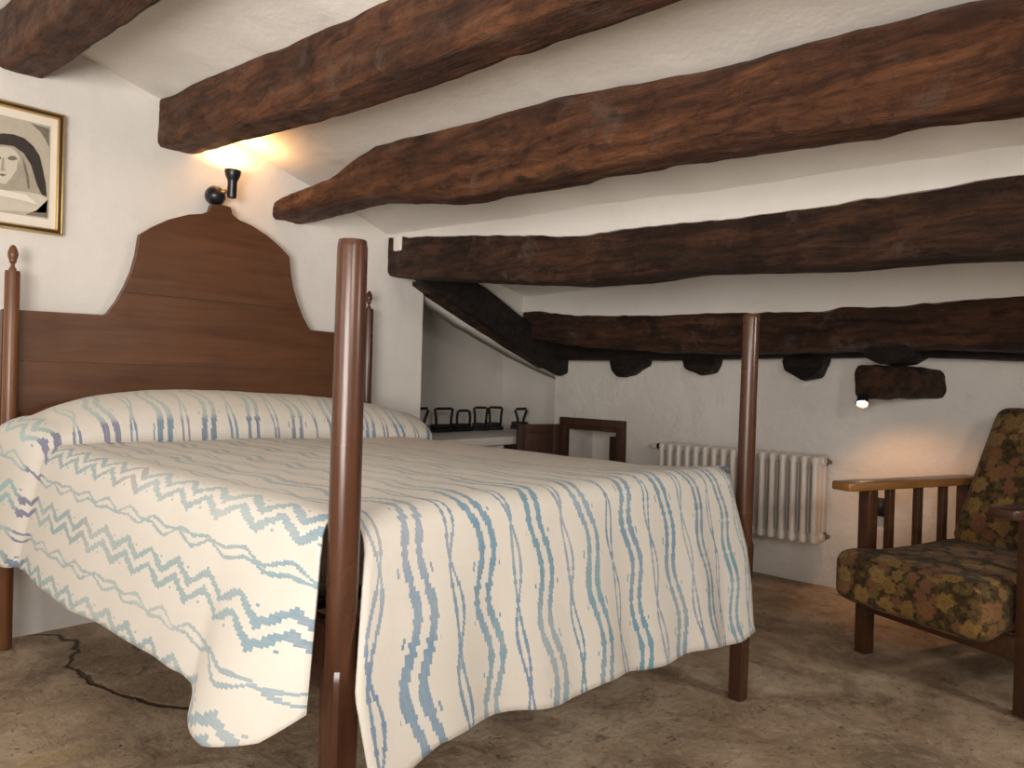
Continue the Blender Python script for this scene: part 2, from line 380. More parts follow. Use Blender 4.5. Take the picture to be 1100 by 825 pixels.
# -------- flowered tapestry of the armchair (UV in metres)
def mat_tapestry():
    k = NT('flowered_tapestry'); uv = k.coord('UV')
    warp = k.noise(uv, 22, 3, .6, 0, 'Color')
    wv = k.n('ShaderNodeVectorMath', operation='MULTIPLY_ADD'); k.set(wv.inputs[0], warp); wv.inputs[1].default_value = (.034,.034,0); k.set(wv.inputs[2], uv)
    base = k.ramp(k.noise(uv, 60, 4, .6), [(.3, (.022,.014,.007)), (.5, (.060,.038,.015)), (.7, (.11,.060,.024))])
    def layer(scale, col, seed, petals, rmax, cover, stops):
        mp = k.mapping(wv.outputs[0], (1,1,1), (seed, seed*.7, 0))
        vo = k.n('ShaderNodeTexVoronoi', voronoi_dimensions='2D'); k.set(vo.inputs['Vector'], mp)
        vo.inputs['Scale'].default_value = scale; vo.inputs['Randomness'].default_value = .85
        # offset of the point from its flower centre
        sub = k.n('ShaderNodeVectorMath', operation='SUBTRACT'); k.set(sub.inputs[0], mp); k.set(sub.inputs[1], vo.outputs['Position'])
        s2 = k.n('ShaderNodeSeparateXYZ'); k.set(s2.inputs[0], sub.outputs[0])
        ang = k.math('ARCTAN2', s2.outputs[1], s2.outputs[0])
        d = k.math('MULTIPLY', k.math('SQRT', k.math('ADD', k.math('MULTIPLY', s2.outputs[0], s2.outputs[0]), k.math('MULTIPLY', s2.outputs[1], s2.outputs[1]))), scale)
        sc = k.n('ShaderNodeSeparateColor'); k.set(sc.inputs[0], vo.outputs['Color'])
        lob = k.math('ABSOLUTE', k.math('SINE', k.math('ADD', k.math('MULTIPLY', ang, petals/2), k.math('MULTIPLY', sc.outputs[0], 6.0))))
        rad = k.math('MULTIPLY', rmax, k.math('ADD', .72, k.math('MULTIPLY', lob, .28)))
        q = k.math('DIVIDE', d, rad)
        mask = k.math('MULTIPLY', k.rng(q, 1.0, .92), k.math('LESS_THAN', sc.outputs[1], cover))
        fc = k.ramp(sc.outputs[2], stops)
        ringm = k.rng(k.math('SINE', k.math('ADD', k.math('MULTIPLY', q, 15.0), k.math('MULTIPLY', lob, 2.0))), -.2, .8)
        fc = k.mix(k.math('MULTIPLY', ringm, .55), fc, k.mix(.5, fc, (.05,.03,.012)))
        fc = k.mix(k.rng(q, .24, .18), fc, (.20,.11,.03))
        return k.mix(mask, col, fc)
    c = layer(34, base, 3.1, 4, .52, .8, [(0, (.10,.080,.025)), (.5, (.15,.095,.036)), (1, (.055,.042,.022))])
    c = layer(22, c, 8.4, 6, .48, .65, [(0, (.20,.125,.042)), (.5, (.20,.082,.045)), (1, (.25,.165,.055))])
    c = layer(15.5, c, 1.7, 7, .53, .60, [(0, (.27,.165,.045)), (.35, (.22,.090,.052)), (.65, (.30,.20,.075)), (1, (.30,.150,.030))])
    thr = k.noise(k.mapping(uv, (900, 120, 1)), 1.0, 2)
    c = k.mix(k.math('MULTIPLY', k.rng(thr, .5, .75), .5), c, (.025,.02,.012))
    h = k.math('ADD', thr, k.math('MULTIPLY', k.noise(uv, 40, 3), .8))
    return k.out(c, .85, k.bump(h, .35, .004), .15, None, .05)
M['tapestry'] = mat_tapestry()

# ------------------------------------------------------------------ the room
WALL_Y = .10          # wall behind the bed
FAR_X = 2.90          # wall with the radiator
CE = [(-2.6,2.80),(.13,2.062),(.50,1.957),(.94,1.836),(1.39,1.692),(1.60,1.612),(2.1,1.520),(2.5,1.425),(2.9,1.26),(3.3,1.10)]
CK = [(-1,.05),(1.0,.045),(1.6,.022),(2.2,.0),(2.5,-.018),(3.3,-.018)]
def ceil_z(x, y):
    z = interp(CE, x)+interp(CK, x)*min(0, y-WALL_Y)
    z += .012*fbm((x, y, 0), 1.6, 4.0)+.004*fbm((x, y, 0), 8, 2.0)
    return z
# beam tables: y -> height of the upper edge of the visible face and of the soffit
B3T = [(-5,1.47),(-2.51,1.483),(-2.05,1.470),(-1.75,1.470),(-1.41,1.481),(-1.07,1.482),(-.56,1.543),(.1,1.605)]
B3B = [(-5,1.28),(-2.51,1.290),(-2.29,1.297),(-2.04,1.294),(-1.57,1.322),(-1.44,1.312),(-1.30,1.305),(-1.04,1.309),(-.52,1.356),(.156,1.424)]
B4T = [(-5,1.27),(-2.38,1.278),(-2.08,1.264),(-1.95,1.256),(-1.80,1.262),(-1.73,1.262),(-1.69,1.248),(-1.13,1.262),(-.82,1.262),(-.35,1.279),(-.08,1.314),(.25,1.312)]
B4B = [(-5,1.07),(-2.39,1.078),(-2.09,1.09),(-1.74,1.081),(-1.32,1.074),(-.83,1.084),(-.35,1.117),(.0,1.16),(.25,1.178)]
X3, W3 = 1.60, .19
X4, W4 = 2.55, .19
def ceil_full(x, y):
    z = ceil_z(x, y)
    if X3-.012 <= x <= X3+W3+.02: z = min(z, interp(B3T, y)+.004+.006*fbm((x, y*2, 1), 9, 5.)-.0)
    if X4-.012 <= x <= X4+W4+.02: z = min(z, interp(B4T, y)+.004+.006*fbm((x, y*2, 1), 9, 6.)-.0)
    return z
xs = frange(-2.5, X3-.05, .05)+[X3-.035, X3-.024, X3-.013, X3-.0119, X3+.02]+frange(X3+.06, X3+W3, .05)+[X3+W3+.0199, X3+W3+.021]
xs += frange(X3+W3+.06, X4-.05, .05)+[X4-.035, X4-.024, X4-.013, X4-.0119, X4+.02]+frange(X4+.06, X4+W4, .05)+[X4+W4+.0199, X4+W4+.021]+frange(X4+W4+.06, 3.35, .05)
ys = frange(-5.0, .95, .035)
bm = grid_surf(xs, ys, lambda x, y: Vector((x, y, ceil_full(x, y))))
setp(finish('ceiling', bm, M['plaster'], angle=50), kind='structure')

def floor_z(x, y):
    return .004*fbm((x, y, 0), 2.2, 1.0)+.0025*fbm((x, y, 0), 11, 3.0)-.003
bm = grid_surf(frange(-2.5, 3.35, .05), frange(-5.0, .95, .05), lambda x, y: Vector((x, y, floor_z(x, y))))
setp(finish('floor', bm, M['floor']), kind='structure')

def wob(p, seed, amp):
    return amp*(fbm(p, 1.5, seed, 3)+.45*fbm(p, 6, seed+3, 3))
# wall behind the bed, turning into the deep recess at its far end; one rough plastered shell
def bwall(s, z):
    """s runs along the plan polyline"""
    pl = [(-2.5, WALL_Y), (1.83, WALL_Y), (1.845, .13), (1.845, .85), (3.25, .86), (3.25, .085), (FAR_X+.01, .078)]
    acc = 0
    for (ax, ay), (bx, by) in zip(pl, pl[1:]):
        L = math.hypot(bx-ax, by-ay)
        if s <= acc+L+1e-9:
            t = (s-acc)/L; x = lerp(ax, bx, t); y = lerp(ay, by, t)
            nx, ny = (by-ay)/L, -(bx-ax)/L
            e = min(1, min(t, 1-t)*L/.05+.0) if L > .1 else 0
            d = wob((x, y, z), 9., .006)*e
            return Vector((x+nx*d, y+ny*d, z))
        acc += L
    return Vector((pl[-1][0], pl[-1][1], z))
pl = [(-2.5, WALL_Y), (1.83, WALL_Y), (1.845, .13), (1.845, .85), (3.25, .86), (3.25, .085), (FAR_X+.01, .078)]
ss = []; acc = 0
for (ax, ay), (bx, by) in zip(pl, pl[1:]):
    L = math.hypot(bx-ax, by-ay); ss += [acc+q for q in frange(0, L, .05)][:-1]; acc += L
ss.append(acc)
bm = grid_surf(ss, frange(-.02, 2.9, .06), bwall)
# plaster filling between the sloping lintel timber and the roof, over the recess
def infill(x, t):
    lo = interp([(1.70,1.48),(1.97,1.38),(2.33,1.23),(2.61,1.11),(2.93,1.02),(3.3,.96)], x)
    return Vector((x, .045+.004*fbm((x, t, 0), 6), lerp(lo, 1.8, t)))
join_into(bm, grid_surf(frange(1.82, 3.26, .06), frange(0, 1, .12), infill))
setp(finish('wall_back', bm, M['plaster'], angle=40, recalc=False), kind='structure')

# wall with the radiator and the cupboard hole
HY0, HY1, HZ0, HZ1 = -.405, -.030, .30, .665
yl = frange(-5.0, HY0, .05)+frange(HY0, HY1, .05)[1:]+frange(HY1, .08, .035)[1:]
zl = frange(-.02, HZ0, .05)+frange(HZ0, HZ1, .05)[1:]+frange(HZ1, 1.8, .05)[1:]
def fwall(y, z):
    e = sstep(.08, .0, y)
    hd = max(HY0-y, y-HY1, HZ0-z, z-HZ1)
    e *= sstep(.0, .1, hd)
    return Vector((FAR_X-wob((0, y, z), 21., .011)*e, y, z))
bm = grid_surf(yl, zl, fwall, lambda y, z: not (HY0 < y < HY1 and HZ0 < z < HZ1))
for (a, b) in (((HY0, HZ0), (HY0, HZ1)), ((HY0, HZ1), (HY1, HZ1)), ((HY1, HZ1), (HY1, HZ0)), ((HY1, HZ0), (HY0, HZ0))):
    vs_ = [bm.verts.new((FAR_X, *a)), bm.verts.new((FAR_X, *b)), bm.verts.new((FAR_X+.26, *b)), bm.verts.new((FAR_X+.26, *a))]
    bm.faces.new(vs_)
bm.faces.new([bm.verts.new((FAR_X+.26, y, z)) for y, z in ((HY0, HZ0), (HY1, HZ0), (HY1, HZ1), (HY0, HZ1))])
setp(finish('wall_right', bm, M['plaster_rough'], angle=40, recalc=False), kind='structure')
# the two walls behind and beside the camera
bm = grid_surf(frange(-5.0, WALL_Y, .1), frange(-.02, 2.95, .1), lambda y, z: Vector((-2.45+wob((0, y, z), 3., .006), y, z)))
setp(finish('wall_left', bm, M['plaster']), kind='structure')
bm = grid_surf(frange(-2.5, 2.95, .1), frange(-.02, 2.95, .1), lambda x, z: Vector((x, -4.95+wob((x, 0, z), 3., .006), z)))
setp(finish('wall_front', bm, M['plaster']), kind='structure')

# ------------------------------------------------------------------ ceiling beams
def beam_bm(x0, w, top, bot, ya, yb, seed, rough=.012, embed=.05, n=44, expo=5.5, step=.014, taper=None):
    bm = bmesh.new(); rings = []
    for y in frange(ya, yb, step):
        zt = interp(top, y)+embed; zb = interp(bot, y)
        ww = w*(taper(y) if taper else 1); cx = x0+w/2+.010*fbm((0, y, 0), 1.2, seed); cz = (zt+zb)/2; hz = (zt-zb)/2; hx = ww/2
        ring = []
        for k in range(n):
            a = 2*PI*k/n; c, s = math.cos(a), math.sin(a)
            rr = (abs(c)**expo+abs(s)**expo)**(-1/expo)
            p = Vector((cx+hx*c*rr, y, cz+hz*s*rr))
            d = rough*(.38*fbm((p.x*2.5, p.y*.9, p.z*2.5), 2.6, seed, 4)+.35*fbm((p.x*1.5, p.y*.8, p.z*1.5), 13, seed+7, 3)
                       -.55*max(0, abs(nz((p.x*1.6, p.y*.7, p.z*1.6), 7, seed+2))-.22)*2)
            p += Vector((c, 0, s*.75 if s < 0 else s*.3))*d
            ring.append(bm.verts.new(p))
        rings.append(ring)
    for a, b in zip(rings, rings[1:]):
        for k in range(n): bm.faces.new((a[k], a[(k+1)%n], b[(k+1)%n], b[k]))
    bm.faces.new(rings[0]); bm.faces.new(list(reversed(rings[-1])))
    return bm
def beam(label, *a, mat='beam', **kw):
    o = finish('ceiling_beam', beam_bm(*a, **kw), M[mat], angle=60)
    return setp(o, label, 'ceiling beam', 'old timber beams across the sloping ceiling', 'thing')
B0T = [(-5,1.80),(-.7,2.02),(.24,2.067)]; B0B = [(-5,1.72),(-.72,1.886),(.13,1.915)]
beam('rough brown ceiling beam above the framed portrait, highest up the slope', -.035, .15, B0T, B0B, .125, -4.9, 31., rough=.009, expo=9)
B1T = [(-5,1.69),(-1.43,1.85),(-.77,1.874),(.10,1.923)]
B1B = [(-5,1.60),(-2.03,1.690),(-1.8,1.692),(-1.52,1.697),(-1.15,1.707),(-.66,1.729),(.11,1.781)]
beam('rough brown ceiling beam whose cut end meets the wall above the headboard lamp', .485, .155, B1T, B1B, .125, -4.9, 12., rough=.010, expo=8)
B2T = [(-5,1.57),(-2.53,1.684),(-2.26,1.697),(-2.04,1.70),(-1.79,1.713),(-1.47,1.745),(-1.08,1.755),(-.59,1.772),(-.42,1.735),(-.29,1.696),(-.1,1.682),(.07,1.668),(.14,1.648)]
B2B = [(-5,1.40),(-2.59,1.482),(-2.24,1.497),(-2.0,1.508),(-1.75,1.520),(-1.42,1.522),(-1.1,1.525),(-.95,1.535),(-.5,1.600),(.183,1.588)]
beam('thick reddish ceiling beam with a hacked, tapering end right of the headboard', .975, .175, B2T, B2B, .125, -4.9, 55., embed=.012, rough=.016)
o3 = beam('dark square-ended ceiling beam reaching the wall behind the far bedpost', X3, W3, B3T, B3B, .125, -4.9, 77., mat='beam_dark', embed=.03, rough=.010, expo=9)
bm = box_bm(X3-.012, X3+.03, -.005, .055, 1.535, 1.64, .008)
o = finish('plaster_patch', bm, M['plaster'], o3)
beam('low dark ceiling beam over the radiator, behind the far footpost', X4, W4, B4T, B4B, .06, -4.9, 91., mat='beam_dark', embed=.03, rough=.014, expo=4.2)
# blackened wall plate where roof meets the radiator wall
WPT = [(-5,1.2),(.08,1.2)]; WPB = [(-5,1.045),(-2.3,1.055),(-2.0,1.068),(-1.4,1.064),(-.9,1.052),(-.4,1.047),(.1,1.05)]
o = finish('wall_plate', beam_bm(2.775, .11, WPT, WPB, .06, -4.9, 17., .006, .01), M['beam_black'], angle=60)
setp(o, 'blackened long timber on top of the white wall, tucked behind the low beam', 'wall plate', None, 'thing')

# sloping timber over the recess
LOW = [(1.66,1.425),(1.70,1.409),(1.97,1.312),(2.33,1.163),(2.613,1.040),(2.743,.982),(2.84,.955),(2.92,.975)]
def rafter_bm():
    bm = bmesh.new(); rings = []; n = 22
    for x in frange(1.64, 2.935, .025):
        zb = interp(LOW, x); h = .19*(1 if x < 2.75 else max(.35, 1-((x-2.75)/.21)**2*.65)); w = .060
        if x > 2.84: zb += .0
        ring = []
        for k in range(n):
            a = 2*PI*k/n; c, s = math.cos(a), math.sin(a); rr = (abs(c)**5+abs(s)**5)**(-.2)
            p = Vector((x, .010+w/2*c*rr*1.0, zb+h/2+h/2*s*rr))
            d = .006*fbm((p.x, p.y*3, p.z*3), 4, 3.)
            ring.append(bm.verts.new(p+Vector((0, c*d, s*d))))
        rings.append(ring)
    for a, b in zip(rings, rings[1:]):
        for k in range(n): bm.faces.new((a[k], a[(k+1)%n], b[(k+1)%n], b[k]))
    bm.faces.new(rings[0]); bm.faces.new(list(reversed(rings[-1])))
    return bm
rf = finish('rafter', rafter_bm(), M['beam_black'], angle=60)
setp(rf, 'black sloping rafter running down over the white recess, rounded at its low end', 'rafter', None, 'thing')
def strip(tab, y0, y1, th, sd):
    bm = bmesh.new(); rings = []
    for x in frange(tab[0][0], tab[-1][0], .03):
        z = interp(tab, x)+.004*fbm((x, 0, 0), 7, sd)
        rings.append([bm.verts.new(q) for q in ((x, y0, z), (x, y1, z), (x, y1, z+th), (x, y0, z+th))])
    for a, b in zip(rings, rings[1:]):
        for k in range(4): bm.faces.new((a[k], a[(k+1)%4], b[(k+1)%4], b[k]))
    bm.faces.new(rings[0]); bm.faces.new(list(reversed(rings[-1])))
    return bm
BRD = [(1.755,1.400),(1.996,1.298),(2.436,1.130),(2.772,1.010)]
setp(finish('plank', strip([(x, z-.012) for x, z in BRD], .036, .112, .020, 2.), M['beam_dark'], rf, smooth=False), 'thin grey-brown plank along the underside')
SOF = [(1.846,1.362),(2.184,1.216),(2.656,1.054),(3.017,.955),(3.24,.90)]
setp(finish('trim_1', strip(SOF, .113, .25, .30, 5.), M['plaster']), kind='structure')

# short timber stubs sticking out of the wall under the plate
def stub(name, label, group, y0, y1, z0, z1, seed, x0=2.71, skew=0.0):
    w = y1-y0
    poly = [(y0, z1), (y0+.02*w, lerp(z0, z1, .55)), (y0+.30*w+skew, z0+.012), (y0+.62*w+skew, z0), (y1-.06*w, lerp(z0, z1, .35)), (y1, lerp(z0, z1, .7)), (y1-.02, z1)]
    bm = prism_bm(poly, 'x', x0, 2.93, .008)
    bmesh.ops.subdivide_edges(bm, edges=[e for e in bm.edges if e.calc_length() > .05], cuts=3, use_grid_fill=True)
    for v in bm.verts: v.co += Vector((1, 1, 1))*.006*fbm(v.co, 16, seed)
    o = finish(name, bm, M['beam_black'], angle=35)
    return setp(o, label, 'rafter tail', group, 'thing')
G = 'rafter tails under the wall plate'
stub('rafter_tail', 'black timber stub under the low beam, nearest the recess', G, -.61, -.39, .955, 1.075, 1., 2.80, .03)
stub('rafter_tail', 'black timber stub under the low beam, above the left half of the radiator', G, -1.04, -.855, .975, 1.08, 2., 2.80, -.03)
stub('rafter_tail', 'black timber stub under the low beam, above the right end of the radiator', G, -1.585, -1.39, .960, 1.09, 3., 2.80, -.02)
stub('wood_block', 'dark squared wood block wedged between the low beam and the stubby log', None, -2.003, -1.836, 1.030, 1.106, 4., 2.543, .0)

# stubby log that carries the spotlight
def log_bm():
    a = Vector((2.600, -1.842, .957)); b = Vector((2.97, -2.035, .962)); d = (b-a).normalized()
    s = Vector((-d.y, d.x, 0)); bm = bmesh.new(); rings = []; n = 28
    for t in [0, .006]+frange(.04, 1, .06):
        p = a.lerp(b, t); ring = []
        for k in range(n):
            an = 2*PI*k/n; c, q = math.cos(an), math.sin(an)
            r = .0745*(1-.10*t)*(.97 if t == 0 else 1)
            e = (abs(c)**3.4+abs(q)**3.4)**(-1/3.4)*.95
            w = p+s*c*r*e+Vector((0, 0, 1))*q*r*e
            w += (s*c+Vector((0, 0, 1))*q)*.010*fbm((w.x, w.y, w.z), 13, 6.)
            ring.append(bm.verts.new(w))
        rings.append(ring)
    for r0, r1 in zip(rings, rings[1:]):
        for k in range(n): bm.faces.new((r0[k], r0[(k+1)%n], r1[(k+1)%n], r1[k]))
    bm.faces.new(rings[0]); bm.faces.new(list(reversed(rings[-1])))
    return bm
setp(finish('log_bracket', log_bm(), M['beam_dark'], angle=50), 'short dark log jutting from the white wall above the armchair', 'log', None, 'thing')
# spotlight under the log
SP = Vector((2.590, -1.828, .885)); SD = Vector((-.50, -.12, -.60)).normalized()
sp = empty('spotlight', SP, 0, 'small lit round spotlight fixed beneath the stubby log', 'spotlight')
finish('housing', lathe_bm([(.018,-.022),(.022,-.018),(.023,.018),(.026,.024),(.024,.024),(.0225,.019)], SP+SD*.004, 20, SD), M['black'], sp, angle=40)
finish('bulb', lathe_bm([(.021,.0),(.021,.004),(.015,.009),(.006,.0115)], SP+SD*.018, 20, SD), M['bulb'], sp)

# ------------------------------------------------------------------ recess: shelf with old irons
sh = empty('wall_shelf', (2.5, .5, 0), 0, 'white masonry shelf filling the recess, holding the row of black irons', 'shelf')
finish('shelf_board', box_bm(1.86, 3.24, .16, .84, .535, .585, .008), M['plaster'], sh, angle=40)
finish('divider', box_bm(2.52, 2.58, .20, .83, .0, .536, .006), M['plaster'], sh, angle=40)
finish('support', box_bm(1.86, 1.92, .20, .83, .0, .536, .006), M['plaster'], sh, angle=40)
finish('support', box_bm(3.16, 3.23, .20, .83, .0, .536, .006), M['plaster'], sh, angle=40)
def iron_parts(root, L=.17, W=.085, H=.135, style=0):
    hl = L/2; hw = W/2
    out = [(-hl, -hw), (-hl, hw), (-.2*hl, hw), (.3*hl, .8*hw), (.7*hl, .42*hw), (hl, 0), (.7*hl, -.42*hw), (.3*hl, -.8*hw), (-.2*hl, -hw)]
    bm = prism_bm(out, 'z', 0, .022, .003)
    join_into(bm, prism_bm([(x*.86-.004, y*.8) for x, y in out], 'z', .021, .048, .006))
    finish('sole_plate', bm, M['iron'], root, angle=40, local=True)
    a = hl*.62; z0 = .036; zt = H
    if style == 0: pts = [(-a, 0, z0), (-a*1.08, 0, zt*.62), (-a*1.25, 0, zt*.97), (-a*.9, 0, zt), (a*.9, 0, zt), (a*1.2, 0, zt*.97), (a*1.05, 0, zt*.62), (a, 0, z0)]
    elif style == 1: pts = [(-a, 0, z0), (-a*1.02, 0, zt*.7), (-a*.9, 0, zt*.94), (-a*.6, 0, zt), (a*.6, 0, zt), (a*.9, 0, zt*.94), (a*1.02, 0, zt*.7), (a, 0, z0)]
    else: pts = [(-a*.45, 0, z0), (-a*.5, 0, zt*.5), (-a*.95, 0, zt*.93), (-a*.8, 0, zt), (a*.85, 0, zt*1.03), (a*.95, 0, zt*.95), (a*.5, 0, zt*.5), (a*.45, 0, z0)]
    finish('handle', tube_bm(pts, .0088, 10), M['iron'], root, local=True)
SZ = .586
irons = [  # x, y, rot, style, length, height
    (2.262,.60,-.5,2,.15,.145,'black flat iron at the left end of the row, half hidden by the wall corner'),
    (2.45,.60,-.10,0,.18,.145,'long black flat iron with a slanting handle, second from the wall corner'),
    (2.62,.60,-.12,1,.165,.130,'black flat iron with a wide round-shouldered handle, third from the wall corner'),
    (2.775,.60,-.85,0,.115,.148,'tall black flat iron with a flaring handle, fourth from the wall corner'),
    (2.915,.60,-.80,0,.115,.148,'black flat iron with a flaring handle, fifth, just before the gap'),
    (3.145,.58,-.75,2,.135,.135,'small black flat iron standing apart beside the open cupboard door')]
for x, y, rz, st, L, H, lab in irons:
    r = empty('flat_iron', (x, y, SZ), rz-.75*0, lab, 'flat iron', 'old flat irons on the recess shelf')
    iron_parts(r, L, .08, H, st)

# ------------------------------------------------------------------ wall cupboard with open door
cb = empty('wall_cupboard', (2.9, -.215, .3), 0, 'small dark wooden wall cupboard with its panelled door swung open', 'cupboard')
fb = box_bm(2.872, 2.912, -.455, .018, .655, .705, .004)
join_into(fb, box_bm(2.872, 2.912, -.455, .018, .25, .305, .004))
join_into(fb, box_bm(2.872, 2.912, -.455, -.400, .304, .656, .004))
join_into(fb, box_bm(2.872, 2.912, -.035, .018, .304, .656, .004))
join_into(fb, box_bm(2.885, 2.93, -.405, -.030, .635, .656, .002))
finish('frame', fb, M['cupboard'], cb, angle=40)
hy = Vector((2.868, .012, 0)); tip = Vector((2.60, .115, 0)); dd = (tip-hy); dw = dd.length; dd.normalize(); dn = Vector((-dd.y, dd.x, 0))
def door_box(a, b, z0, z1, t0, t1, bev=.003):
    bm = box_bm(a, b, t0, t1, z0, z1, bev)
    bm.transform(Matrix(((dd.x, dn.x, 0, hy.x), (dd.y, dn.y, 0, hy.y), (0, 0, 1, 0), (0, 0, 0, 1))))
    return bm
dz0, dz1 = .31, .66
db = door_box(0, .05, dz0, dz1, -.012, .012)
join_into(db, door_box(dw-.05, dw, dz0, dz1, -.012, .012))
join_into(db, door_box(.049, dw-.049, dz1-.05, dz1, -.011, .011))
join_into(db, door_box(.049, dw-.049, dz0, dz0+.05, -.011, .011))
dr = finish('door', db, M['cupboard'], cb, angle=40)
finish('panel', door_box(.046, dw-.046, dz0+.047, dz1-.047, -.005, .005), M['cupboard'], dr, angle=40)
# what stands inside the hole
o = finish('storage_box', box_bm(2.99, 3.11, -.385, -.275, .301, .60, .004), M['frame_dark']); setp(o, 'dark upright box standing inside the open wall cupboard', 'box')

# ------------------------------------------------------------------ radiator
rd = empty('radiator', (2.80, -1.185, .215), 0, 'white cast iron column radiator hung on the wall behind the far footpost', 'radiator')
RZ0, RZ1 = .212, .616
def section_bm(y):
    bm = bmesh.new()
    for xo in (2.752, 2.800, 2.848):
        c = box_bm(xo-.0225, xo+.0225, y-.0125, y+.0125, RZ0+.02, RZ1-.02, .0115, 3); join_into(bm, c)
    for z0, z1 in ((RZ0, RZ0+.048), (RZ1-.048, RZ1)):
        join_into(bm, box_bm(2.730, 2.870, y-.015, y+.015, z0, z1, .0135, 3))
    for z in (RZ0+.026, RZ1-.026):
        join_into(bm, lathe_bm([(.019, -.026), (.019, .026)], (2.80, y, z), 14, (0, 1, 0)))
    return bm
for i in range(17):
    finish('section', section_bm(-.785-.05*i), M['radiator'], rd, angle=50)
for y in (-.91, -1.46):
    finish('bracket', box_bm(2.845, 2.905, y-.008, y+.008, .28, .31, .002), M['radiator'], rd)
v = finish('valve', lathe_bm([(.010, 0), (.016, .004), (.017, .03), (.012, .036)], (2.80, -.760, RZ1-.026), 14, (0, 1, 0)), M['black'], rd, angle=40)
finish('pipe', tube_bm([(2.80, -.72, RZ1-.026), (2.80, -.69, RZ1-.028), (2.82, -.672, RZ1-.03), (2.90, -.668, RZ1-.03)], .011, 12), M['radiator'], rd)
for z in (RZ1-.03, RZ0+.03):
    finish('end_plug', lathe_bm([(.018, 0), (.018, .008), (.010, .010), (.009, .024), (.005, .026)], (2.835, -1.600, z), 12, (0, -1, 0)), M['plug'], rd, angle=40)

# dark socket on the wall behind the chair arm
so = empty('wall_socket', (2.9, -1.815, .40), 0, 'small black socket on the wall seen through the chair arm slats', 'socket')
finish('cover', box_bm(2.868, 2.915, -1.848, -1.788, .362, .442, .010, 3), M['black'], so, angle=40)
finish('rocker', box_bm(2.862, 2.870, -1.836, -1.800, .378, .426, .002), M['black'], so, angle=40)

# ------------------------------------------------------------------ the bed
BW, BL = 1.412, 1.870
bed = empty('bed_frame', (BW/2, -BL/2, 0), 0, 'dark polished wooden four-post bed with tall curved headboard', 'bed')
def head_post(x, mat, y=0.0):
    R = .0222
    p = finish('post', lathe_bm([(.021, 0), (R, .01), (R*1.02, .4), (R, .8), (R*.98, 1.228), (R*.93, 1.236)], (x, y, 0), 28), mat, bed, angle=40)
    f = [(.008, 1.234), (.0105, 1.238), (.011, 1.243), (.007, 1.247), (.0055, 1.256), (.0075, 1.261), (.0115, 1.265), (.010, 1.269),
         (.0125, 1.275), (.0150, 1.284), (.0152, 1.292), (.0135, 1.302), (.0100, 1.312), (.0055, 1.3185), (.001, 1.321)]
    finish('finial', lathe_bm(f, (x, y, 0), 20), mat, p, angle=60)
head_post(-.004, M['bedwood_lit']); head_post(BW+.004, M['bedwood'])
def foot_post(x, lean):
    R = .0240; y = -BL
    bm = lathe_bm([(.0235, .41), (R*1.04, .45), (R*1.04, .7), (R, 1.0), (R*.985, 1.128), (R*.93, 1.138), (R*.90, 1.140)], (x, y, 0), 32)
    leg = bmesh.new(); rings = []
    for z, s in ((0, .0215), (.02, .0222), (.30, .0235), (.42, .0245), (.455, .0245), (.47, .021)):
        c = .006
        rings.append([leg.verts.new((x+a, y+b, z)) for a, b in ((-s+c, -s), (s-c, -s), (s, -s+c), (s, s-c), (s-c, s), (-s+c, s), (-s, s-c), (-s, -s+c))])
    for a, b in zip(rings, rings[1:]):
        for k in range(8): leg.faces.new((a[k], a[(k+1)%8], b[(k+1)%8], b[k]))
    leg.faces.new(list(reversed(rings[0]))); leg.faces.new(rings[-1])
    join_into(bm, leg)
    for v in bm.verts: v.co.x += lean[0]*v.co.z; v.co.y += lean[1]*v.co.z
    finish('post', bm, M['bedwood'], bed, angle=35)
foot_post(.0, (.004, 0)); foot_post(BW, (.006, -.004))
# headboard outline in its own plane (x, z), symmetrical about the middle
half = [(0,1.590),(.038,1.588),(.046,1.560),(.075,1.543),(.13,1.530),(.20,1.500),(.26,1.462),(.306,1.425),(.309,1.405),(.316,1.350),(.330,1.290),(.350,1.235),(.378,1.175),(.408,1.130),(.420,1.119),(.730,1.113)]
cx = .707
poly = [(cx+x, z) for x, z in half]+[(cx+.73, .34)]
poly = [(cx-.735, .34)]+[(cx-x, z-.002) for x, z in reversed(half[1:])]+poly
pts = [(x, z) for x, z in poly]
bm = prism_bm(pts, 'y', .026, .056, .0)
hb = finish('headboard', bm, M['headboard'], bed, smooth=False)
finish('joint_line', box_bm(cx-.365, cx+.365, .0245, .0275, 1.2035, 1.2065, 0), M['ink_dark'], hb, smooth=False)
finish('joint_line', box_bm(cx-.70, cx+.70, .0245, .0275, .942, .944, 0), M['ink_dark'], hb, smooth=False)
finish('side_rail', box_bm(-.016, .016, -BL+.02, -.02, .43, .535, .005), M['bedwood'], bed, angle=40)
finish('side_rail', box_bm(BW-.016, BW+.016, -BL+.02, -.02, .43, .535, .005), M['bedwood'], bed, angle=40)
finish('foot_rail', box_bm(.02, BW-.02, -BL-.014, -BL+.014, .43, .535, .005), M['bedwood'], bed, angle=40)
for i in range(9):
    y = -.14-.2*i
    finish('slat', box_bm(-.012, BW+.012, y-.04, y+.04, .534, .548, .002), M['bedwood'], bed, smooth=False)
# mattress under the spread
bm = cushion_bm((BW-.05)/2, .88, .064, .05, 10, .004)
bmesh.ops.translate(bm, verts=bm.verts, vec=(BW/2, -.935, .614))
setp(finish('mattress', bm, M['mattress']), 'plain mattress under the striped bedspread', 'mattress')

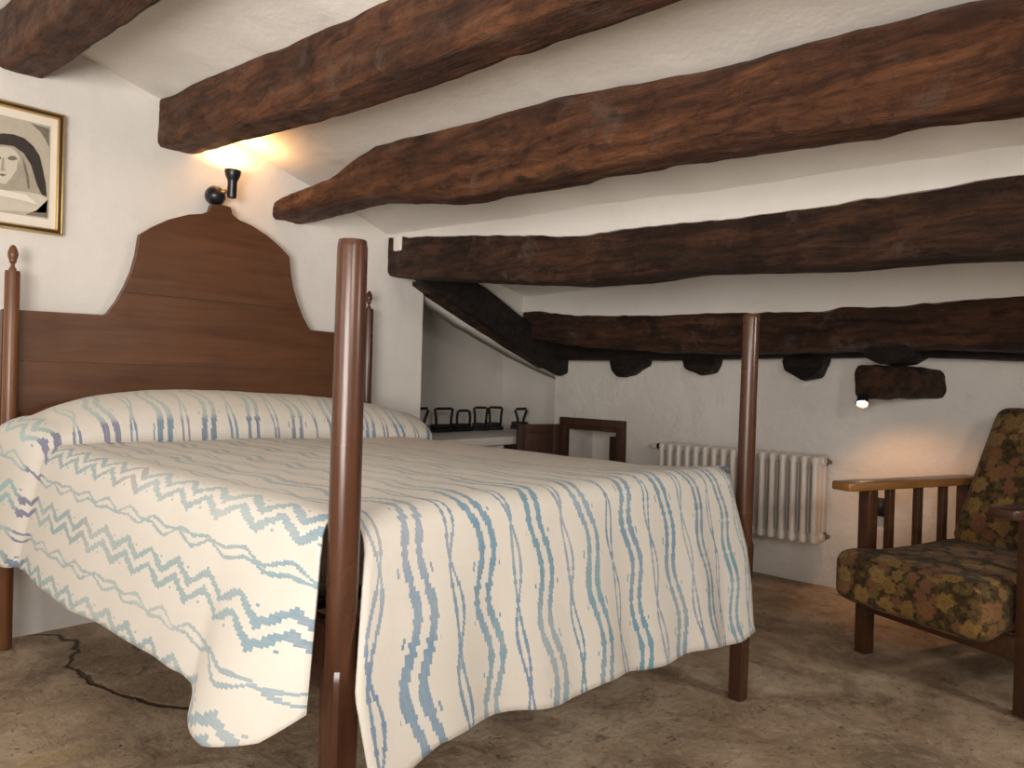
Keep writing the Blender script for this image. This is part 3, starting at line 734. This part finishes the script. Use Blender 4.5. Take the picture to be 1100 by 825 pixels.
# bedspread: top, two side drops and a foot drop with open slits at the posts
XL, XR, RC, ZT = -.030, 1.440, .055, .695
YH, YF = -.050, -1.872
LT = (YH-YF)-RC                       # straight length of the top
WT = XR-XL-2*RC
AR = RC*PI/2
def bump_(x):
    r, e = (.79, 5) if x < .72 else (.84, 6)
    return .158*max(0, 1-(abs(x-.72)/r)**e)
def gfun(t):
    q = (t-.175)/.222
    return math.sqrt(max(0, 1-q*q))**.9 if abs(q) < 1 else 0
HEML = [(0,.275),(.4,.275),(.85,.285),(1.25,.270),(1.47,.262),(1.57,.280),(1.66,.280),(1.73,.255),(1.79,.195),(1.83,.15)]
HEMF = [(.03,.37),(.08,.345),(.16,.318),(.30,.330),(.43,.342),(.60,.348),(.80,.366),(1.0,.380),(1.27,.398),(1.38,.392)]
def spread(s, t):
    """s: 0 at the left fold of the top; -1..0 normalised side drop handled by caller. returns position and uv"""
    # foot direction
    tt = min(t, LT); y = YH-tt; over = t-LT
    # cross direction
    if s < 0: side = -1; a = -s
    elif s > WT: side = 1; a = s-WT
    else: side = 0; a = 0
    x = XL+RC+min(max(s, 0), WT)
    zt = ZT+.002-.034*sstep(.45, 1.40, x)*sstep(1.85, 1.35, t)-.012*sstep(.9, 1.4, x)+bump_(x)*gfun(t)
    zt += .003*fbm((x, y, 0), 3.5, 8.)+.0012*fbm((x*2, y*2, 0), 8, 2.)
    z = zt; g = gfun(t)
    if a > 0:
        th = min(a, AR)/RC; d = max(0, a-AR)
        r2 = RC*(1+.5*g)
        x = x+side*(r2*math.sin(th)); z = zt-RC*(1-math.cos(th))-d*(1+.30*g)
        k = min(1.2, d/.27); fl = .20
        out = fl*d+.015*g*min(1, a/.1)
        if side < 0:
            # soft vertical folds, then the loose corner swings out as a cone beside the post
            out += k*.004*math.sin(t*9+1.0)+k*.0025*math.sin(t*23)
            q = (t-1.50)/.33
            if 0 < q < 1:
                out += .075*k**1.1*math.sin(PI*min(1, q*1.05))**1.5
            if t > 1.72: out -= .035*k*sstep(1.72, 1.80, t)
            y -= .045*k*sstep(1.55, 1.77, t)+.040*min(1, a/.07)*sstep(1.45, 1.77, t)
        x += side*out
    if side == 0 and over <= 0: x -= .045*sstep(1.05, 1.38, x)*sstep(LT-.35, LT, t)
    if over > 0:
        th = min(over, AR)/RC; d = max(0, over-AR)
        y = y-RC*math.sin(th); z = z-RC*(1-math.cos(th))-d
        k = d/.33
        out = .20*d+k*(.009*math.sin(x*13+.6)+.006*math.sin(x*29+2))
        out += k*.035*sstep(.16, .03, x)*0+k*.02*sstep(1.2, 1.38, x)
        y -= out
        x += -interp([(0,.045),(.5,.022),(.8,.035),(1.1,.065)], k)*sstep(1.05, 1.38, x)-.045*min(1, k*1.6)*sstep(.25, .03, x)+.03*max(0, k-.6)*sstep(.2, .03, x)
        z += .0
    return Vector((x, y, z))
def build_spread():
    bm = bmesh.new(); uvl = bm.loops.layers.uv.new('UVMap')
    NS = 26
    cols = [('L', i/NS) for i in range(NS, 0, -1)]
    cols += [('LA', q) for q in (1, .8, .6, .4, .2)]
    cols += [('T', q) for q in frange(0, WT, .0155)]
    cols += [('RA', q) for q in (.2, .4, .6, .8, 1)]
    cols += [('R', i/12) for i in range(1, 13)]
    NF = 26
    rows = [('M', q) for q in frange(0, .46, .0085)]+[('M', q) for q in frange(.46, 1.44, .022)[1:]]+[('M', q) for q in frange(1.44, LT, .0095)[1:]]
    rows += [('FA', q) for q in (.2, .4, .6, .8, 1)]
    rows += [('F', i/NF) for i in range(1, NF+1)]
    g = {}; uvs = {}
    for i, (ck, cq) in enumerate(cols):
        for j, (rk, rq) in enumerate(rows):
            t = rq if rk == 'M' else LT
            if ck == 'L': s = -AR-cq*interp(HEML, min(t, LT))
            elif ck == 'LA': s = -AR*cq
            elif ck == 'T': s = cq
            elif ck == 'RA': s = WT+AR*cq
            else: s = WT+AR+cq*.27
            xx = XL+RC+min(max(s, 0), WT)
            if rk == 'FA': t = LT+AR*rq
            elif rk == 'F': t = LT+AR+rq*(interp(HEMF, xx)+.006*math.sin(xx*17))
            if rk != 'M' and (ck != 'T' or cq < .008 or cq > WT-.008): continue
            g[i, j] = bm.verts.new(spread(s, t)); uvs[i, j] = (s, t)
    for i in range(len(cols)-1):
        for j in range(len(rows)-1):
            ks = ((i, j), (i+1, j), (i+1, j+1), (i, j+1))
            if all(k in g for k in ks):
                f = bm.faces.new([g[k] for k in ks])
                for l, k in zip(f.loops, ks): l[uvl].uv = uvs[k]
    return bm
o = finish('bedspread', build_spread(), M['ikat'])
m_ = o.modifiers.new('thickness', 'SOLIDIFY'); m_.thickness = .0045; m_.offset = 1
setp(o, 'cream cotton bedspread with wavy blue ikat stripes draped over the bed', 'bedspread')

# ------------------------------------------------------------------ lamp above the headboard
lp = empty('wall_lamp', (.735, .06, 1.64), 0, 'black wall spotlight above the headboard, shining up at the ceiling', 'lamp')
finish('mount', lathe_bm([(.001,-.040),(.014,-.0375),(.026,-.030),(.035,-.019),(.0395,-.004),(.0385,.010),(.033,.024),(.025,.034),(.02,.04)], (.695, .058, 1.628), 28, (0, 1, 0)), M['black'], lp, angle=60)
finish('arm', tube_bm([(.697, .03, 1.640), (.715, .02, 1.645), (.735, .014, 1.648)], .008, 12), M['brass'], lp)
LC = Vector((.741, .012, 1.62)); LD = Vector((.01, -.02, 1)).normalized()
finish('lamp_shade', lathe_bm([(.010,0),(.0165,.002),(.018,.006),(.018,.066),(.021,.074),(.029,.090),(.0315,.104),(.0315,.112),(.029,.112),(.026,.096),(.016,.075),(.003,.072)], LC, 28, LD), M['black'], lp, angle=40)
finish('bulb', lathe_bm([(.008,.074),(.018,.090),(.020,.098),(.012,.104),(.003,.106)], LC, 20, LD), M['bulb'], lp)

# ------------------------------------------------------------------ framed engraving
PX0, PX1, PZ0, PZ1 = -.180, .157, 1.386, 1.802
pf = empty('framed_picture', (-.012, .09, PZ0), 0, 'gilt framed engraving of a veiled woman hung on the white wall', 'picture')
def frame_ring(x0, x1, z0, z1, w, ya, yb):
    bm = box_bm(x0, x1, ya, yb, z0, z0+w, .002)
    join_into(bm, box_bm(x0, x1, ya, yb, z1-w, z1, .002))
    join_into(bm, box_bm(x0, x0+w, ya, yb, z0+w*.9, z1-w*.9, .002))
    join_into(bm, box_bm(x1-w, x1, ya, yb, z0+w*.9, z1-w*.9, .002))
    return bm
fr = finish('frame', frame_ring(PX0, PX1, PZ0, PZ1, .014, .074, .100), M['frame_dark'], pf, angle=40)
finish('gilt_edge', frame_ring(PX0-.002, PX1+.002, PZ0-.002, PZ1+.002, .006, .070, .096), M['gold'], fr, angle=40)
finish('gilt_edge', frame_ring(PX0+.012, PX1-.012, PZ0+.012, PZ1-.012, .005, .072, .097), M['gold'], fr, angle=40)
finish('mat_board', box_bm(PX0+.01, PX1-.01, .088, .098, PZ0+.01, PZ1-.01, 0), M['mat_board'], pf, smooth=False)
pr_ = finish('print', box_bm(-.142, .119, .0865, .0885, 1.436, 1.757, 0), M['print_paper'], pf, smooth=False)
def p2(px, py):
    """place within the picture from the sketch grid (0..66, 112..250)"""
    x = -.021+px*.00270
    z = 1.802-(py-(112+.2*px))/(133-.12*px)*.413
    return (x, z)
def shape(name, pts, mat, lay):
    q = [p2(*p) for p in pts]; y = .0865-.0007*lay
    finish(name, prism_bm(q, 'y', y-.0006, y), mat, pr_, smooth=False)
def ell(cx_, cy_, rx, ry, n=28, rot=0):
    return [(cx_+rx*math.cos(2*PI*k/n)*math.cos(rot)-ry*math.sin(2*PI*k/n)*math.sin(rot), cy_+rx*math.cos(2*PI*k/n)*math.sin(rot)+ry*math.sin(2*PI*k/n)*math.cos(rot)) for k in range(n)]
shape('spandrel', [(30,134),(50,138.6),(50.4,158),(46,150),(40,142)], M['ink_mid'], 1)
shape('spandrel', [(50,214),(50.4,233),(26,231),(38,226)], M['ink_mid'], 1)
shape('veil', [(-30,196),(-32,176),(-26,160),(-12,149),(0,146),(11.6,146.5),(23,150),(33,158),(40,168),(43.6,181),(47.5,197),(49,211),(43.6,209),(37.8,198),(31,178),(23,166),(11.6,159),(0,158),(-12,160),(-20,170),(-22,198)], M['ink_dark'], 2)
shape('robe', [(-44,228),(-40,206),(-20,196),(10,192),(30,196),(42,208),(50,214),(49,228)], M['ink_pale'], 1)
shape('wimple', [(-20,172),(-12,162),(0,158.5),(11.6,159.5),(22,166),(30,177),(36,196),(43,209),(30,207),(14,206),(-10,208),(-22,200)], M['ink_grey'], 3)
shape('wimple_fold', [(21,170),(25,178),(29,192),(30,203),(28,204),(26,192),(23,180)], M['ink_mid'], 4)
shape('face', ell(3, 180, 17, 20, 30), M['ink_pale'], 5)
shape('cheek_shadow', [(17,172),(20,180),(18,190),(12,198),(4,200),(10,193),(15,184)], M['ink_grey'], 6)
shape('eye', [(5,172),(9,169.5),(14,170),(16,173),(11,174.5),(7,174)], M['ink_mid'], 6)
shape('eye', [(-9,173),(-6,170.5),(-2,171),(-1,173.5),(-5,175)], M['ink_mid'], 6)
shape('nose', [(0,172),(2,172),(2,183),(4,186),(-2,186),(-1,181)], M['ink_grey'], 6)
shape('mouth', [(-4,190),(0,189),(5,190),(1,192)], M['ink_mid'], 6)
shape('drape_fold', [(-30,214),(0,206),(26,210),(40,220),(20,216),(0,213)], M['mat_board'], 6)

# ------------------------------------------------------------------ armchair (built in its own frame: x across, y back, z up)
ch = empty('armchair', (2.065, -2.040, 0), math.atan2(-.929, -.373), 'wooden slat-armed easy chair with flowered tapestry cushions', 'armchair')
def cpart(name, bm, mat, parent=ch, **kw): return finish(name, bm, M[mat], parent, local=True, angle=kw.get('angle', 40))
AX = [(-.064, -.019), (.476, .521)]
for k, (a, b) in enumerate(AX):
    cpart('leg', box_bm(a, b, 0, .046, .001, .577, .004), 'chairwood')
    cpart('leg', box_bm(a, b, .535, .581, .001, .577, .004), 'chairwood')
    m0 = (a+b)/2
    arm = bmesh.new()
    outl = [(m0-.043, -.105), (m0-.036, -.118), (m0+.036, -.118), (m0+.043, -.105), (m0+.040, .60), (m0-.040, .60)]
    cpart('armrest', prism_bm(outl, 'z', .577, .606, .005), 'armwood_lit' if k == 0 else 'chairwood')
    for s in (.133, .285, .425):
        cpart('arm_slat', box_bm(m0-.012, m0+.012, s-.014, s+.014, .20, .579, .003), 'chairwood')
    cpart('side_rail', box_bm(m0-.014, m0+.014, .045, .537, .150, .215, .004), 'chairwood')
cpart('front_rail', box_bm(-.020, .477, .008, .034, .150, .222, .004), 'chairwood')
cpart('back_rail', box_bm(-.020, .477, .546, .572, .150, .222, .004), 'chairwood')
cpart('seat_board', box_bm(-.012, .470, .012, .545, .222, .232, .001), 'chairwood')
# seat cushion with its front lip wrapped round the left leg
bm = cushion_bm(.238, .300, .080, .046, 18, .016, 3.)
for v in bm.verts:
    fr_ = v.co.y+.170
    v.co += Vector((.226, .170, .298))
    s_ = v.co.y
    v.co.z += .012*sstep(.1, .45, s_)
    if v.co.z < .26: v.co.z -= .016*sstep(-.01, -.06, s_)
    if v.co.x < .12:
        v.co.x -= .048*sstep(-.012, -.045, s_)*sstep(.12, .0, v.co.x)
box_uv(bm); cpart('seat_cushion', bm, 'tapestry', angle=None)
# reclined back cushion
bm = cushion_bm(.226, .285, .068, .052, 16, .030, 8.)
box_uv(bm, 1.0, (.9, .3))
e = Vector((0, .635-.365, .885-.380)).normalized()          # up along the recline
nrm = Vector((0, -e.z, e.y))                                # towards the sitter
base = Vector((.236, .365, .388))
mtx = Matrix(((1, 0, 0, 0), (0, e.y, nrm.y, 0), (0, e.z, nrm.z, 0), (0, 0, 0, 1)))
bm.transform(Matrix.Translation(base+e*.285-nrm*.068) @ mtx)
cpart('back_cushion', bm, 'tapestry', angle=None)
for x in (.03, .227, .425):
    p0 = Vector((x, .500, .23)); 
    bb = box_bm(-.016, .016, -.33, .30, -.011, .011, .003)
    bb.transform(Matrix.Translation(Vector((x, .365, .388))+e*.285-nrm*.158) @ mtx)
    cpart('back_slat', bb, 'chairwood')

# ------------------------------------------------------------------ lights
def area(name, loc, target, size, power, col, sy=None, spread=180):
    l = bpy.data.lights.new(name, 'AREA'); l.energy = power; l.color = col; l.size = size; l.spread = math.radians(spread)
    if sy: l.shape = 'RECTANGLE'; l.size_y = sy
    o = bpy.data.objects.new(name, l); C.objects.link(o); o.location = loc
    o.rotation_euler = (Vector(target)-Vector(loc)).to_track_quat('-Z', 'Y').to_euler()
    return o
def spot(name, loc, d, power, col, ang, blend=.6, r=.02):
    l = bpy.data.lights.new(name, 'SPOT'); l.energy = power; l.color = col; l.spot_size = math.radians(ang); l.spot_blend = blend; l.shadow_soft_size = r
    o = bpy.data.objects.new(name, l); C.objects.link(o); o.location = loc
    o.rotation_euler = Vector(d).to_track_quat('-Z', 'Y').to_euler()
    return o
area('camera_key_light', (-.85, -3.9, 1.50), (1.2, -1.0, .8), .40, 18, (1, .935, .865))  # unseen flash-like key light standing near the camera
area('right_rear_light', (1.35, -4.5, 1.55), (.1, -.4, .75), .45, 40, (1, .935, .865))  # unseen soft source behind right, throws the footpost shadow on the side drop
area('side_window_light', (-2.25, -1.5, 1.25), (.6, -.5, 1.3), .9, 10, (1, .95, .89))
area('ceiling_bounce_light', (-1.75, -2.9, 1.05), (.3, -1.2, 2.05), 1.0, 34, (1, .94, .87), spread=105)  # added fill aimed upward to brighten the ceiling, no lamp stands there
spot('headboard_lamp_light', LC+LD*.118, Vector((.02, -.10, 1)), 6.2, (1, .52, .20), 172, .5)
spot('log_spot_light', SP+SD*.035, Vector((.42, -.24, -.8)), 6.5, (1, .50, .22), 108, .8)
w = bpy.data.worlds.new('World'); bpy.context.scene.world = w; w.use_nodes = True
w.node_tree.nodes['Background'].inputs[0].default_value = (1, .9, .8, 1); w.node_tree.nodes['Background'].inputs[1].default_value = .15

# ------------------------------------------------------------------ camera
cam = bpy.data.cameras.new('camera'); co = bpy.data.objects.new('camera', cam); C.objects.link(co)
f_px = 799.372; cam.sensor_width = 36; cam.lens = f_px/1100*36; cam.clip_start = .02
yaw, pit, rol = math.radians(47.4002704), math.radians(-.4135034), math.radians(1.5988784)
F = Vector((math.sin(yaw)*math.cos(pit), math.cos(yaw)*math.cos(pit), math.sin(pit)))
R0 = Vector((math.cos(yaw), -math.sin(yaw), 0)); U0 = R0.cross(F)
R1 = R0*math.cos(rol)+U0*math.sin(rol); U1 = -R0*math.sin(rol)+U0*math.cos(rol)
mw = Matrix((( R1.x, U1.x, -F.x, -.6834069), (R1.y, U1.y, -F.y, -2.8506981), (R1.z, U1.z, -F.z, .9300111), (0, 0, 0, 1)))
co.matrix_world = mw
S = bpy.context.scene; S.camera = co
S.view_settings.view_transform = 'Standard'; S.view_settings.look = 'None'; S.view_settings.gamma = 1; S.view_settings.exposure = 0
S.view_settings.use_curve_mapping = False
